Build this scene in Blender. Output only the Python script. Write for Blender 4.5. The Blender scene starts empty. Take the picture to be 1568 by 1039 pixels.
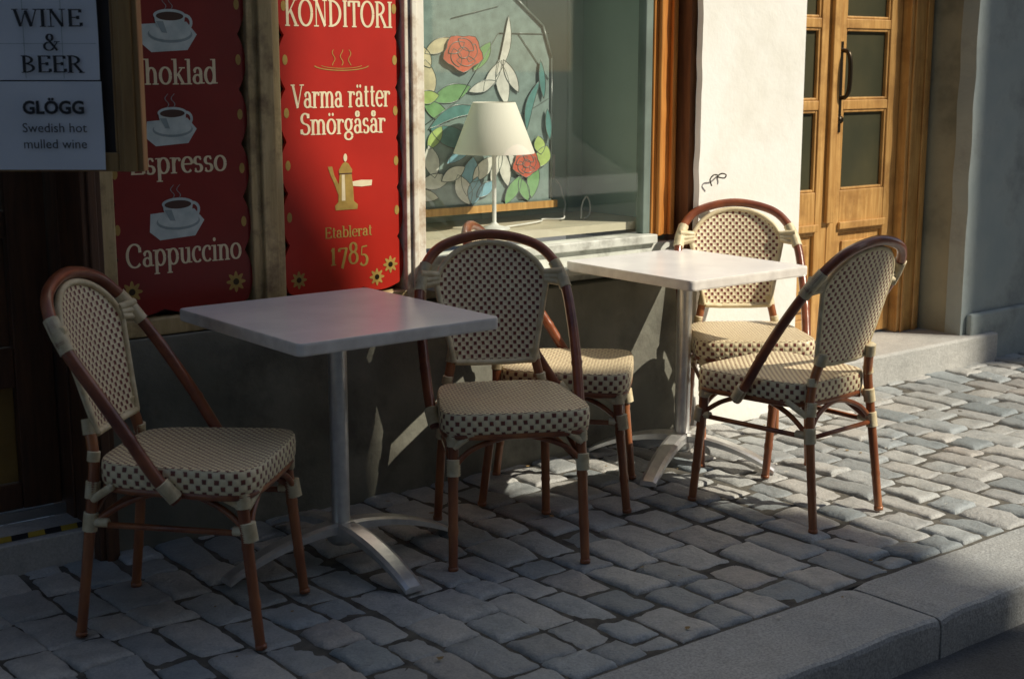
import bpy, math, random
from mathutils import Vector, Matrix, noise
random.seed(7)
scene = bpy.context.scene
U = random.uniform

# ---------------------------------------------------------------- helpers
class MB:
    def __init__(s):
        s.v = []; s.f = []; s.m = []; s.uv = []; s.sm = []
    def add(s, verts, faces, mi=0, uvs=None, smooth=False):
        o = len(s.v)
        s.v += [tuple(p) for p in verts]
        s.uv += (uvs if uvs else [(0, 0)] * len(verts))
        for f in faces:
            s.f.append([i + o for i in f]); s.m.append(mi); s.sm.append(smooth)
    def box(s, x0, x1, y0, y1, z0, z1, mi=0):
        v = [(x0,y0,z0),(x1,y0,z0),(x1,y1,z0),(x0,y1,z0),(x0,y0,z1),(x1,y0,z1),(x1,y1,z1),(x0,y1,z1)]
        s.add(v, [(0,3,2,1),(4,5,6,7),(0,1,5,4),(1,2,6,5),(2,3,7,6),(3,0,4,7)], mi)
    def tube(s, path, rad, seg=10, mi=0, cap=True, flat=1.0):
        P = [Vector(p) for p in path]; n = len(P)
        if not hasattr(rad, '__len__'): rad = [rad] * n
        T = []
        for i in range(n):
            t = P[min(i+1,n-1)] - P[max(i-1,0)]
            T.append(t.normalized() if t.length > 1e-9 else Vector((0,0,1)))
        ref = Vector((0,1,0)) if abs(T[0].y) < .8 else Vector((1,0,0))
        N = (ref - T[0]*ref.dot(T[0])).normalized()
        vs = []
        for i in range(n):
            N = (N - T[i]*N.dot(T[i])).normalized()
            B = T[i].cross(N)
            for k in range(seg):
                a = 2*math.pi*k/seg
                vs.append(P[i] + N*math.cos(a)*rad[i]*flat + B*math.sin(a)*rad[i])
        fs = []
        for i in range(n-1):
            for k in range(seg):
                k2 = (k+1) % seg
                fs.append((i*seg+k, i*seg+k2, (i+1)*seg+k2, (i+1)*seg+k))
        if cap:
            fs.append(tuple(range(seg))[::-1]); fs.append(tuple((n-1)*seg+k for k in range(seg)))
        s.add(vs, fs, mi, smooth=True)
    def extr_y(s, pts, y0, y1, mi=0):
        n = len(pts)
        v = [(p[0], y0, p[1]) for p in pts] + [(p[0], y1, p[1]) for p in pts]
        f = [tuple(range(n)), tuple(range(2*n-1, n-1, -1))]
        for i in range(n):
            j = (i+1) % n
            f.append((i, i+n, j+n, j))
        s.add(v, f, mi)
    def extr_z(s, pts, z0, z1, mi=0):
        n = len(pts)
        v = [(p[0], p[1], z0) for p in pts] + [(p[0], p[1], z1) for p in pts]
        f = [tuple(range(n))[::-1], tuple(range(n, 2*n))]
        for i in range(n):
            j = (i+1) % n
            f.append((i, j, j+n, i+n))
        s.add(v, f, mi)
    def lathe(s, prof, cx=0, cy=0, seg=32, mi=0):
        vs = []; fs = []
        for (r, z) in prof:
            for k in range(seg):
                a = 2*math.pi*k/seg
                vs.append((cx+r*math.cos(a), cy+r*math.sin(a), z))
        for i in range(len(prof)-1):
            for k in range(seg):
                k2 = (k+1) % seg
                fs.append((i*seg+k, i*seg+k2, (i+1)*seg+k2, (i+1)*seg+k))
        s.add(vs, fs, mi, smooth=True)
    def mesh(s, name, mats):
        me = bpy.data.meshes.new(name)
        me.from_pydata(s.v, [], s.f)
        for m in mats: me.materials.append(m)
        me.polygons.foreach_set('material_index', s.m)
        me.polygons.foreach_set('use_smooth', s.sm)
        uvl = me.uv_layers.new(name='UVMap')
        for l in me.loops:
            uvl.data[l.index].uv = s.uv[l.vertex_index]
        me.update()
        return me
    def obj(s, name, mats, parent=None, bevel=0, segs=2):
        ob = bpy.data.objects.new(name, s.mesh(name, mats if isinstance(mats, list) else [mats]))
        scene.collection.objects.link(ob)
        if parent: ob.parent = parent
        if bevel:
            b = ob.modifiers.new('bev', 'BEVEL'); b.width = bevel; b.segments = segs
            b.limit_method = 'ANGLE'; b.angle_limit = math.radians(40)
        return ob

def empty(name, loc=(0,0,0), rz=0):
    e = bpy.data.objects.new(name, None); scene.collection.objects.link(e)
    e.location = loc; e.rotation_euler = (0,0,rz); e.empty_display_size = .1
    return e

def catmull(pts, n=8, closed=False):
    P = [Vector(p) for p in pts]; out = []
    m = len(P); rng = m if closed else m-1
    for i in range(rng):
        if closed: p0,p1,p2,p3 = P[i-1],P[i],P[(i+1)%m],P[(i+2)%m]
        else: p0,p1,p2,p3 = P[max(i-1,0)],P[i],P[i+1],P[min(i+2,m-1)]
        for k in range(n):
            t = k/n
            out.append(.5*((2*p1)+(p2-p0)*t+(2*p0-5*p1+4*p2-p3)*t*t+(3*p1-p0-3*p2+p3)*t**3))
    if not closed: out.append(P[-1])
    return out

def resample(path, step):
    P = [Vector(p) for p in path]; out = [P[0]]; acc = 0
    for i in range(1, len(P)):
        a, b = P[i-1], P[i]; L = (b-a).length
        while acc + L >= step and L > 1e-9:
            a = a + (b-a)*((step-acc)/L); out.append(a.copy()); L = (b-a).length; acc = 0
        acc += L
    return out

# ---------------------------------------------------------------- materials
def N(nt, typ, **kw):
    n = nt.nodes.new(typ)
    for k, v in kw.items(): setattr(n, k, v)
    return n
def setin(nt, node, key, val):
    if isinstance(val, bpy.types.NodeSocket): nt.links.new(val, node.inputs[key])
    else: node.inputs[key].default_value = val
def M(nt, op, a, b=0.0, c=None):
    n = N(nt, 'ShaderNodeMath', operation=op)
    setin(nt, n, 0, a); setin(nt, n, 1, b)
    if c is not None: setin(nt, n, 2, c)
    return n.outputs[0]
def c4(c): return (c[0], c[1], c[2], 1)
def mixc(nt, f, a, b, bt='MIX'):
    n = N(nt, 'ShaderNodeMix', data_type='RGBA', blend_type=bt)
    setin(nt, n, 0, f); setin(nt, n, 6, a if isinstance(a, bpy.types.NodeSocket) else c4(a))
    setin(nt, n, 7, b if isinstance(b, bpy.types.NodeSocket) else c4(b))
    return n.outputs[2]
def noi(nt, vec, scale, detail=4, rough=.55):
    n = N(nt, 'ShaderNodeTexNoise'); nt.links.new(vec, n.inputs['Vector'])
    n.inputs['Scale'].default_value = scale; n.inputs['Detail'].default_value = detail
    n.inputs['Roughness'].default_value = rough
    return n.outputs[0]
def ramp(nt, f, a, b):
    n = N(nt, 'ShaderNodeMapRange'); nt.links.new(f, n.inputs[0])
    n.inputs[1].default_value = a; n.inputs[2].default_value = b
    return n.outputs[0]
def newmat(name):
    m = bpy.data.materials.new(name); m.use_nodes = True
    nt = m.node_tree; b = nt.nodes['Principled BSDF']
    tc = N(nt, 'ShaderNodeTexCoord')
    return m, nt, b, tc
def mat(name, col, col2=None, scale=6, rough=.6, bump=.0, bscale=60, metal=0, stretch=None,
        dirt=None, dscale=1.5, spec=.5, coat=0, contrast=(.35,.65)):
    m, nt, b, tc = newmat(name)
    vec = tc.outputs['Object']
    if stretch:
        mp = N(nt, 'ShaderNodeMapping'); nt.links.new(vec, mp.inputs[0]); mp.inputs['Scale'].default_value = stretch
        vec = mp.outputs[0]
    f = ramp(nt, noi(nt, vec, scale), *contrast)
    c = mixc(nt, f, col, col2 if col2 else tuple(x*.8 for x in col))
    if dirt:
        f2 = ramp(nt, noi(nt, tc.outputs['Object'], dscale, 5, .65), .5, .72)
        c = mixc(nt, f2, c, dirt)
    nt.links.new(c, b.inputs['Base Color'])
    b.inputs['Roughness'].default_value = rough; b.inputs['Metallic'].default_value = metal
    b.inputs['Specular IOR Level'].default_value = spec; b.inputs['Coat Weight'].default_value = coat
    if bump:
        bn = N(nt, 'ShaderNodeBump'); bn.inputs['Strength'].default_value = bump; bn.inputs['Distance'].default_value = .01
        nt.links.new(noi(nt, vec, bscale, 4, .6), bn.inputs['Height']); nt.links.new(bn.outputs[0], b.inputs['Normal'])
    return m

m_rattan = mat('rattan_brown', (.18,.05,.022), (.38,.14,.05), scale=14, rough=.3, bump=.12, bscale=40, stretch=(1,1,.3), coat=.2)
m_hoop = mat('rattan_dark', (.12,.030,.018), (.30,.09,.036), scale=9, rough=.28, bump=.1, bscale=30, coat=.3)
m_bind = mat('cream_binding', (.82,.72,.50), (.64,.52,.31), scale=30, rough=.5, bump=.1, bscale=200)
m_under = mat('seat_underside', (.08,.05,.03), rough=.8)

def weave_mat(name, light, light2, dark, du=.37, dv=.40):
    m, nt, b, tc = newmat(name)
    sp = N(nt, 'ShaderNodeSeparateXYZ'); nt.links.new(tc.outputs['UV'], sp.inputs[0])
    u = M(nt,'ADD',sp.outputs[0],1000.0); v = M(nt,'ADD',sp.outputs[1],1000.0)
    wob = noi(nt, tc.outputs['UV'], .5, 2)
    u = M(nt,'ADD',u,M(nt,'MULTIPLY',M(nt,'SUBTRACT',wob,.5),.5))
    par = M(nt,'MODULO',M(nt,'ADD',M(nt,'FLOOR',u),M(nt,'FLOOR',v)),2.0)
    fu = M(nt,'ABSOLUTE',M(nt,'SUBTRACT',M(nt,'FRACT',u),.5)); fv = M(nt,'ABSOLUTE',M(nt,'SUBTRACT',M(nt,'FRACT',v),.5))
    iu = M(nt,'SUBTRACT',1.0,ramp(nt,fu,du-.05,du+.05)); iv = M(nt,'SUBTRACT',1.0,ramp(nt,fv,dv-.05,dv+.05))
    dk = M(nt,'MULTIPLY',par,M(nt,'MULTIPLY',iu,iv))
    n1 = noi(nt, tc.outputs['UV'], .6, 3)
    base = mixc(nt, n1, light, light2)
    gap = ramp(nt, M(nt,'MAXIMUM',fu,fv), .45, .5)
    base = mixc(nt, M(nt,'MULTIPLY',gap,.3), base, tuple(x*.4 for x in light2))
    col = mixc(nt, dk, base, dark)
    nt.links.new(col, b.inputs['Base Color']); b.inputs['Roughness'].default_value = .42
    hu = M(nt,'SUBTRACT',1.0,M(nt,'MULTIPLY',M(nt,'MULTIPLY',fu,fu),4.0)); hv = M(nt,'SUBTRACT',1.0,M(nt,'MULTIPLY',M(nt,'MULTIPLY',fv,fv),4.0))
    h = M(nt,'MULTIPLY',hu,hv)
    h = M(nt,'SUBTRACT',h,M(nt,'MULTIPLY',dk,.35))
    bn = N(nt,'ShaderNodeBump'); bn.inputs['Strength'].default_value = .55; bn.inputs['Distance'].default_value = .003
    nt.links.new(h, bn.inputs['Height']); nt.links.new(bn.outputs[0], b.inputs['Normal'])
    return m
m_weave_b = weave_mat('weave_back', (.90,.80,.58), (.80,.68,.45), (.17,.030,.022), .38, .41)
m_weave_s = weave_mat('weave_seat', (.87,.77,.53), (.76,.64,.40), (.17,.045,.032), .35, .39)

m_top = mat('table_top_laminate', (.92,.90,.90), (.80,.78,.79), scale=7, rough=.25, bump=.02, bscale=300, contrast=(.3,.7))
m_topedge = mat('table_edge', (.84,.80,.75), (.68,.64,.60), scale=18, rough=.45)
m_alu = mat('brushed_aluminium', (.85,.85,.83), (.68,.68,.68), scale=20, rough=.33, metal=.75, bump=.03, bscale=90)

# stone
def stone_mat(name, cols, rough, bump, island=True, speck=.25, patch=.35):
    m, nt, b, tc = newmat(name)
    vec = tc.outputs['Object']
    if island:
        g = N(nt, 'ShaderNodeNewGeometry')
        cr = N(nt, 'ShaderNodeValToRGB'); nt.links.new(g.outputs['Random Per Island'], cr.inputs[0])
        el = cr.color_ramp.elements; el[0].color = c4(cols[0]); el[1].color = c4(cols[-1])
        for i, c in enumerate(cols[1:-1]):
            e = el.new((i+1)/(len(cols)-1)); e.color = c4(c)
        c = cr.outputs[0]
    else:
        c = mixc(nt, ramp(nt, noi(nt, vec, 3, 5), .3, .7), cols[0], cols[-1])
    sp = ramp(nt, noi(nt, vec, 160, 3, .7), .4, .62)
    c = mixc(nt, M(nt,'MULTIPLY',sp,speck), c, tuple(x*.35 for x in cols[0]))
    big = ramp(nt, noi(nt, vec, 12, 4, .65), .45, .7)
    c = mixc(nt, M(nt,'MULTIPLY',big,patch), c, tuple(x*.5 for x in cols[0]))
    nt.links.new(c, b.inputs['Base Color']); b.inputs['Roughness'].default_value = rough
    b1 = N(nt,'ShaderNodeBump'); b1.inputs['Strength'].default_value = bump; b1.inputs['Distance'].default_value = .012
    nt.links.new(noi(nt, vec, 45, 5, .7), b1.inputs['Height'])
    nt.links.new(b1.outputs[0], b.inputs['Normal'])
    return m
m_cob = stone_mat('cobblestone', [(.30,.345,.37),(.54,.53,.50),(.40,.44,.46),(.60,.58,.54),(.46,.46,.45),(.27,.31,.33),(.50,.46,.42)], .45, .7, True, .3, .4)
m_kerb = stone_mat('granite_kerb', [(.40,.42,.43),(.52,.52,.50)], .65, .5, False, .6)
m_asph = stone_mat('asphalt', [(.10,.10,.10),(.16,.16,.16)], .85, .8, False, .6)
m_dirt = mat('joint_sand', (.13,.12,.10), (.055,.052,.047), scale=20, rough=.95, bump=.5, bscale=80)
m_ground = mat('ground', (.14,.14,.13), (.10,.10,.10), scale=3, rough=.9)
m_step = stone_mat('step_stone', [(.48,.48,.46),(.58,.57,.54)], .75, .4, False, .3)

m_dado = mat('green_grey_plaster', (.25,.245,.20), (.16,.16,.13), scale=4, rough=.8, bump=.35, bscale=30, dirt=(.09,.085,.07), dscale=3)
m_pale = mat('pale_plaster', (.92,.91,.87), (.88,.87,.81), scale=3, rough=.85, bump=.22, bscale=22, dirt=(.80,.78,.71), dscale=2.2)
m_blue = mat('blue_grey_plaster', (.30,.355,.365), (.39,.43,.42), scale=2.5, rough=.85, bump=.5, bscale=16, dirt=(.19,.22,.225), dscale=2.5)
m_reveal = mat('grey_green_reveal', (.34,.33,.25), (.23,.23,.18), scale=3, rough=.85, bump=.4, bscale=18, dirt=(.17,.17,.13), dscale=3)
m_yel = mat('ochre_frame_paint', (.60,.47,.25), (.46,.34,.16), scale=8, rough=.45, bump=.15, bscale=40, stretch=(6,6,.6), dirt=(.2,.13,.07), dscale=9)
m_white = mat('white_frame_paint', (.82,.79,.70), (.70,.65,.53), scale=8, rough=.5, bump=.1, bscale=30, dirt=(.38,.24,.13), dscale=11)
m_wood = mat('varnished_orange_wood', (.66,.29,.07), (.46,.17,.035), scale=9, rough=.3, bump=.12, bscale=50, stretch=(7,7,.5), coat=.3)
m_wood2 = mat('golden_door_wood', (.66,.39,.14), (.47,.245,.075), scale=9, rough=.35, bump=.12, bscale=50, stretch=(7,7,.5), coat=.25, dirt=(.34,.17,.055), dscale=5)
m_brown = mat('dark_brown_wood', (.13,.058,.027), (.07,.032,.017), scale=8, rough=.45, bump=.15, bscale=40, stretch=(6,6,.5))
m_brown2 = mat('red_brown_wood', (.20,.08,.03), (.12,.045,.018), scale=8, rough=.5, bump=.15, bscale=40, stretch=(6,6,.5))
m_dark = mat('dark_board', (.025,.018,.016), (.04,.028,.024), scale=5, rough=.5)
m_must = mat('mustard_panel', (.34,.22,.06), (.25,.15,.04), scale=6, rough=.5)
m_sillp = mat('sill_paint', (.70,.72,.67), (.54,.56,.51), scale=9, rough=.5, bump=.1, dirt=(.25,.25,.22), dscale=8)
m_frgreen = mat('grey_green_frame', (.20,.26,.23), (.14,.18,.16), scale=6, rough=.5)
m_back = mat('niche_back_panel', (.52,.64,.59), (.45,.57,.52), scale=2, rough=.5, bump=.05)
m_metal = mat('zinc_strip', (.45,.46,.47), rough=.4, metal=.8)
m_bronze = mat('dark_bronze', (.06,.045,.03), rough=.35, metal=.8)
m_paper = mat('laminated_paper', (.72,.76,.83), (.67,.71,.78), scale=3, rough=.3)
m_ink = mat('black_ink', (.025,.025,.03), rough=.5)
m_red = mat('sign_red', (.50,.024,.014), (.40,.018,.011), scale=3, rough=.34, bump=.02)
m_red_shaded = mat('sign_red_shaded', (.24,.014,.011), (.19,.011,.009), scale=3, rough=.34, bump=.02)  # darker copy of the sign red; shade on the left sign is in the colour
m_cream = mat('sign_lettering_cream', (.84,.74,.52), (.76,.65,.42), scale=20, rough=.45)
m_gold = mat('sign_gold', (.46,.31,.08), (.34,.22,.055), scale=30, rough=.4)
m_cup = mat('painted_cup_white', (.62,.70,.69), (.42,.52,.53), scale=18, rough=.45)
m_cup2 = mat('painted_cup_shade', (.30,.38,.40), (.22,.29,.30), scale=18, rough=.45)
m_coffee = mat('painted_coffee', (.07,.03,.02), rough=.5)
m_whitep = mat('white_plastic', (.8,.79,.75), rough=.4)
m_fac = mat('rendered_facade', (.32,.345,.36), (.26,.28,.295), scale=1.2, rough=.9, bump=.2, bscale=8)
m_fac2 = mat('ochre_facade', (.46,.40,.30), (.38,.33,.24), scale=1.2, rough=.9, bump=.2, bscale=8)
m_roof = mat('roof_metal', (.12,.10,.09), rough=.6)
m_winglass = mat('window_dark_glass', (.03,.035,.04), rough=.08)

def shade_mat():
    m, nt, b, tc = newmat('lamp_shade_fabric')
    b.inputs['Base Color'].default_value = (.94,.91,.82,1); b.inputs['Roughness'].default_value = .8
    tr = N(nt,'ShaderNodeBsdfTranslucent'); tr.inputs[0].default_value = (.92,.84,.68,1)
    mx = N(nt,'ShaderNodeMixShader'); mx.inputs[0].default_value = .2
    nt.links.new(b.outputs[0], mx.inputs[1]); nt.links.new(tr.outputs[0], mx.inputs[2])
    nt.links.new(mx.outputs[0], nt.nodes['Material Output'].inputs[0])
    w = N(nt,'ShaderNodeTexWave'); w.inputs['Scale'].default_value = 60
    nt.links.new(tc.outputs['Object'], w.inputs['Vector'])
    bn = N(nt,'ShaderNodeBump'); bn.inputs['Strength'].default_value=.08; nt.links.new(w.outputs[1], bn.inputs['Height'])
    nt.links.new(bn.outputs[0], b.inputs['Normal'])
    return m
m_shade = shade_mat()

def glass_mat(name, tint=(.96,.985,.97)):
    # thin pane: Schlick reflectance, same from both sides
    m = bpy.data.materials.new(name); m.use_nodes = True; nt = m.node_tree; nt.nodes.clear()
    out = N(nt,'ShaderNodeOutputMaterial'); t = N(nt,'ShaderNodeBsdfTransparent'); g = N(nt,'ShaderNodeBsdfGlossy')
    t.inputs[0].default_value = c4(tint); g.inputs['Roughness'].default_value = .02; g.inputs[0].default_value=(1,1,1,1)
    lw = N(nt,'ShaderNodeLayerWeight'); lw.inputs[0].default_value = .5
    f = M(nt,'ADD',M(nt,'MULTIPLY',M(nt,'POWER',lw.outputs['Facing'],5.0),.92),.075)
    mx = N(nt,'ShaderNodeMixShader'); nt.links.new(f, mx.inputs[0])
    nt.links.new(t.outputs[0], mx.inputs[1]); nt.links.new(g.outputs[0], mx.inputs[2]); nt.links.new(mx.outputs[0], out.inputs[0])
    return m
m_glass = glass_mat('shop_window_glass')

def stained(name, col):
    m, nt, b, tc = newmat(name)
    c = mixc(nt, ramp(nt, noi(nt, tc.outputs['Object'], 25, 3), .3, .7), col, tuple(x*.7 for x in col))
    nt.links.new(c, b.inputs['Base Color']); b.inputs['Roughness'].default_value = .25
    return m

# ---------------------------------------------------------------- ground
g = MB(); g.add([(-300,-300,-.16),(300,-300,-.16),(300,300,-.16),(-300,300,-.16)], [(0,1,2,3)]); g.obj('ground', m_ground)
r = MB(); r.add([(-60,-4.4,-.12),(60,-4.4,-.12),(60,2.2,-.12),(-60,2.2,-.12)], [(0,1,2,3)]); r.obj('road', m_asph)
pb = MB(); pb.box(-60,60,2.415,5.6,-.15,-.011)
pb.obj('pavement', m_dirt)
fp = MB(); fp.box(-60,60,-6.2,-4.4,-.15,.0); fp.obj('far_pavement', m_kerb)

cb = MB()
S = [0,.035,.1,.3,.5,.7,.9,.965,1]; Tt = [0,.025,.07,.2,.35,.5,.65,.8,.93,.975,1]
x = -2.2
while x < 12.5:
    w = U(.108,.162)
    y = 2.425; first = True
    while y < 4.55:
        l = U(.13,.28)
        if first: l *= U(.45,1); first = False
        gp = U(.002,.0065)
        def J(): return U(-.007,.007)
        wob = lambda yy: .014*math.sin(yy*2.3 + x*1.7) + .007*math.sin(yy*7+x*3)
        c = [Vector((x+gp+J()+wob(y), y+gp+J())), Vector((x+w-gp+J()+wob(y), y+gp+J())),
             Vector((x+w-gp+J()+wob(y+l), y+l-gp+J())), Vector((x+gp+J()+wob(y+l), y+l-gp+J()))]
        zt = U(-.007,.004); tx = U(-.06,.06); ty = U(-.04,.04); rnd = U(.007,.014)
        sd = U(0,100)
        vs = []; fs = []
        ns, nt_ = len(S), len(Tt)
        for j, t in enumerate(Tt):
            for i, s_ in enumerate(S):
                p = (c[0]*(1-s_)+c[1]*s_)*(1-t) + (c[3]*(1-s_)+c[2]*s_)*t
                e = min(s_, 1-s_)*w; e2 = min(t, 1-t)*l
                nz = noise.noise(Vector((p.x*24+sd, p.y*24, sd)))*.0065 + noise.noise(Vector((p.x*70+sd, p.y*70, sd)))*.0022
                k1 = max(0,1-e/.012); k2 = max(0,1-e2/.012)
                z = zt + (s_-.5)*w*tx + (t-.5)*l*ty + nz - rnd*min(1.25,(k1**2+k2**2)) - .0015*((2*s_-1)**2+(2*t-1)**2)
                ex = noise.noise(Vector((p.x*30, p.y*30, 5+sd)))*.0055 + noise.noise(Vector((p.x*90, p.y*90, 5+sd)))*.002
                ey = noise.noise(Vector((p.x*30, p.y*30, 25+sd)))*.0055
                vs.append((p.x+ex, p.y+ey, z))
        for j in range(nt_-1):
            for i in range(ns-1):
                a = j*ns+i; fs.append((a, a+1, a+1+ns, a+ns))
        ring = [i for i in range(ns)] + [j*ns+ns-1 for j in range(1,nt_)] + [(nt_-1)*ns+i for i in range(ns-2,-1,-1)] + [j*ns for j in range(nt_-2,0,-1)]
        o = len(vs)
        for k in ring: vs.append((vs[k][0], vs[k][1], -.04))
        for k in range(len(ring)):
            k2 = (k+1) % len(ring); fs.append((ring[k], o+k, o+k2, ring[k2]))
        cb.add(vs, fs, 0, smooth=True)
        y += l
    x += w
cb.obj('cobblestone_pavement', m_cob)
lt = MB()
for i in range(90):
    lx, ly = U(.8,7), U(2.2,3.95); s_ = U(.003,.009); a0 = U(0,6)
    lt.add([(lx+s_*math.cos(a0+k*1.05)*(1+.5*(k%2)), ly+s_*math.sin(a0+k*1.05), .0065+U(0,.003)) for k in range(6)], [(0,1,2,3,4,5)], i%2)
lt.obj('leaf_litter', [mat('dry_leaf',(.30,.2,.08),rough=.8), mat('grit',(.55,.53,.48),rough=.8)])

kb = MB()
xs = [-60,-40,-20,-10,-5,-2.2,-.9,.35,1.75,3.15,4.5,5.85,7.1,8.4,9.8,11.2,12.6,20,40,60]
for a, b_ in zip(xs, xs[1:]):
    d = U(-.004,.004); zt = U(-.003,.002)
    if b_-a > 2: kb.box(a+.004, b_-.004, 2.11+d, 2.412, -.15, zt); continue
    # stone with slightly uneven arris and top
    n = 26; prof = [(.0,-.15),(.0,-.05),(.001,-.018),(.005,-.006),(.016,0),(.06,.001),(.15,.001),(.24,.001),(.29,0),(.300,-.006),(.302,-.15)]
    vs = []; m_ = len(prof)
    for i in range(n+1):
        xx = a+.004+(b_-a-.008)*i/n
        endd = .010 if i in (0,n) else 0
        for (py, pz) in prof:
            nn = noise.noise(Vector((xx*9, py*14, pz*12+a)))*.004 + noise.noise(Vector((xx*35, py*40, pz*40)))*.0015
            yy = 2.11+d+py + (nn if py < .02 else 0)
            vs.append((xx, yy, zt+pz+(nn*.9 if pz > -.02 else 0) - (endd if pz > -.03 else 0)))
    fs = [(i*m_+k, i*m_+k+1, (i+1)*m_+k+1, (i+1)*m_+k) for i in range(n) for k in range(m_-1)]
    fs += [tuple(range(m_)), tuple(n*m_+k for k in range(m_))[::-1]]
    kb.add(vs, fs, 0, smooth=False)
kb.obj('granite_kerb', m_kerb)
kb2 = MB(); kb2.box(-60,60,-4.4,-4.1,-.15,.004); kb2.obj('far_kerb', m_kerb, bevel=.014)

# ---------------------------------------------------------------- cafe building
cafe = empty('cafe_building')
W = MB()
W.box(1.63, 4.10, 3.97, 4.30, -.1, .645)
W.obj('dado_wall', m_dado, cafe, .004)
pl = MB()
pts = []
z = -.1
while z < 3.0:
    pts.append((4.066 + noise.noise(Vector((z*9, 1, 0)))*.010 + noise.noise(Vector((z*40, 3, 0)))*.004, z)); z += .025
pts.append((4.066,3.0)); pts.append((4.67,3.0)); pts.append((4.67,-.1))
pl.extr_y(pts, 3.93, 3.96)
pl.obj('pale_pillar', m_pale, cafe)
pb_ = MB(); pb_.box(4.082,4.668,3.961,4.75,-.1,3.0); pb_.obj('pillar_core', m_reveal, cafe)
lin = MB(); lin.box(4.047,4.081,3.972,4.10,.72,2.349); lin.obj('window_lining', m_brown2, cafe)
up = MB()
up.box(-8, 12, 3.93, 4.8, 3.002, 8.6)
up.box(1.6, 4.066, 3.95, 4.8, 2.35, 3.0)
up.box(-8, .75, 3.93, 4.8, -.1, 3.0)
up.box(.75, 1.6, 3.93, 4.8, 2.35, 3.0)
up.box(4.67, 6.06, 3.95, 4.8, 2.55, 3.0)
up.obj('upper_wall', m_pale, cafe)
uw = MB()
for i in range(7):
    xx = -6.5 + i*2.6
    uw.box(xx, xx+1.1, 3.90, 3.928, 4.2, 5.9, 1); uw.box(xx+.06, xx+1.04, 3.885, 3.899, 4.26, 5.84, 0)
    uw.box(xx+.52, xx+.58, 3.87, 3.884, 4.26, 5.84, 1); uw.box(xx-.1, xx+1.2, 3.85, 3.928, 4.12, 4.195, 1)
    uw.box(xx, xx+1.1, 3.90, 3.928, 6.7, 8.1, 1); uw.box(xx+.06, xx+1.04, 3.885, 3.899, 6.76, 8.04, 0)
uw.obj('upper_windows', [m_winglass, m_white], cafe)
rf = MB(); rf.extr_y([(-8.3,8.6),(12.3,8.6),(12.3,8.75),(-8.3,8.75)], 3.6, 5.2); rf.obj('eaves', m_roof, cafe)
rw = MB()
pts = []
z = -.1
while z < 3.0:
    pts.append((6.062 + noise.noise(Vector((z*6, 7, 0)))*.010, z)); z += .03
pts += [(6.062,3.0),(6.83,3.0),(6.83,-.1)]
rw.extr_y(pts, 4.05, 4.14)
rw.box(7.9, 12, 4.05, 4.8, -.1, 3.0)
rw.box(6.83, 7.9, 4.05, 4.8, 2.4, 3.0)
rw.obj('right_wall', m_blue, cafe)
rp = MB(); rp.box(6.10, 6.80, 4.015, 4.049, -.1, .24); rp.obj('right_plinth', m_blue, cafe, .012)
rr = MB(); rr.box(6.075, 6.82, 4.141, 4.8, -.1, 3.0); rr.obj('door_reveal', m_reveal, cafe)
dk = MB(); dk.box(6.82, 7.9, 4.35, 4.45, -.1, 2.4); dk.obj('side_door', m_brown, cafe)
stp = MB(); stp.box(4.68, 6.30, 3.985, 4.42, -.1, .135); stp.obj('door_step', m_step, cafe, .012, )
# right double door
dr = MB(); Yd = 4.35
dr.box(4.672,4.86,Yd-.05,Yd+.08,.136,2.549); dr.box(5.885,6.06,Yd-.05,Yd+.08,.136,2.549); dr.box(4.862,5.883,Yd-.05,Yd+.08,2.42,2.549)
dr.box(5.905,5.93,Yd-.062,Yd-.051,.136,2.54); dr.box(6.0,6.03,Yd-.062,Yd-.051,.136,2.54)
def leaf(x0, x1):
    st = .085
    dr.box(x0, x0+st, Yd, Yd+.045, .15, 2.41); dr.box(x1-st, x1, Yd, Yd+.045, .15, 2.41)
    for z0, z1 in ((.15,.26),(.66,.865),(1.245,1.29),(1.62,1.665),(2.0,2.045),(2.32,2.41)):
        dr.box(x0+st+.001, x1-st-.001, Yd+.002, Yd+.043, z0, z1)
    dr.box(x0+st+.001, x1-st-.001, Yd+.018, Yd+.03, .261, .659)
    dr.box(x0+st+.04, x1-st-.04, Yd+.006, Yd+.0179, .30, .62)
    dr.box(x0+st-.01, x1-st+.01, Yd-.016, Yd-.001, .68, .715)
    for z0,z1 in ((.866,1.244),(1.291,1.619),(1.666,1.999)):
        a, b_ = x0+st, x1-st
        dr.box(a+.001,a+.014,Yd+.008,Yd+.03,z0,z1); dr.box(b_-.014,b_-.001,Yd+.008,Yd+.03,z0,z1)
        dr.box(a+.015,b_-.015,Yd+.008,Yd+.03,z0,z0+.012); dr.box(a+.015,b_-.015,Yd+.008,Yd+.03,z1-.012,z1)
leaf(4.865, 5.368); leaf(5.374, 5.88)
dr.box(5.345, 5.397, Yd-.022, Yd-.0005, .716, 2.41)
dr.obj('double_door', m_wood2, cafe, .004)
dg = MB()
for x0, x1 in ((4.865,5.368),(5.374,5.88)):
    dg.box(x0+.086, x1-.086, Yd+.024, Yd+.029, .866, 2.31)
dg.obj('door_glass', mat('door_dark_glass', (.075,.07,.04), (.05,.052,.033), scale=3, rough=.12), cafe)
hd = MB()
hd.box(5.405,5.435,Yd-.006,Yd-.0005,1.14,1.56)
hd.tube(catmull([(5.42,Yd-.005,1.52),(5.42,Yd-.045,1.51),(5.42,Yd-.06,1.46),(5.42,Yd-.06,1.36),(5.42,Yd-.045,1.31),(5.42,Yd-.005,1.30)],5), .0105, 8)
hd.tube([(5.42,Yd-.02,1.2),(5.42,Yd-.006,1.2)], .017, 12)
hd.obj('door_handle', m_bronze, cafe)
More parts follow.
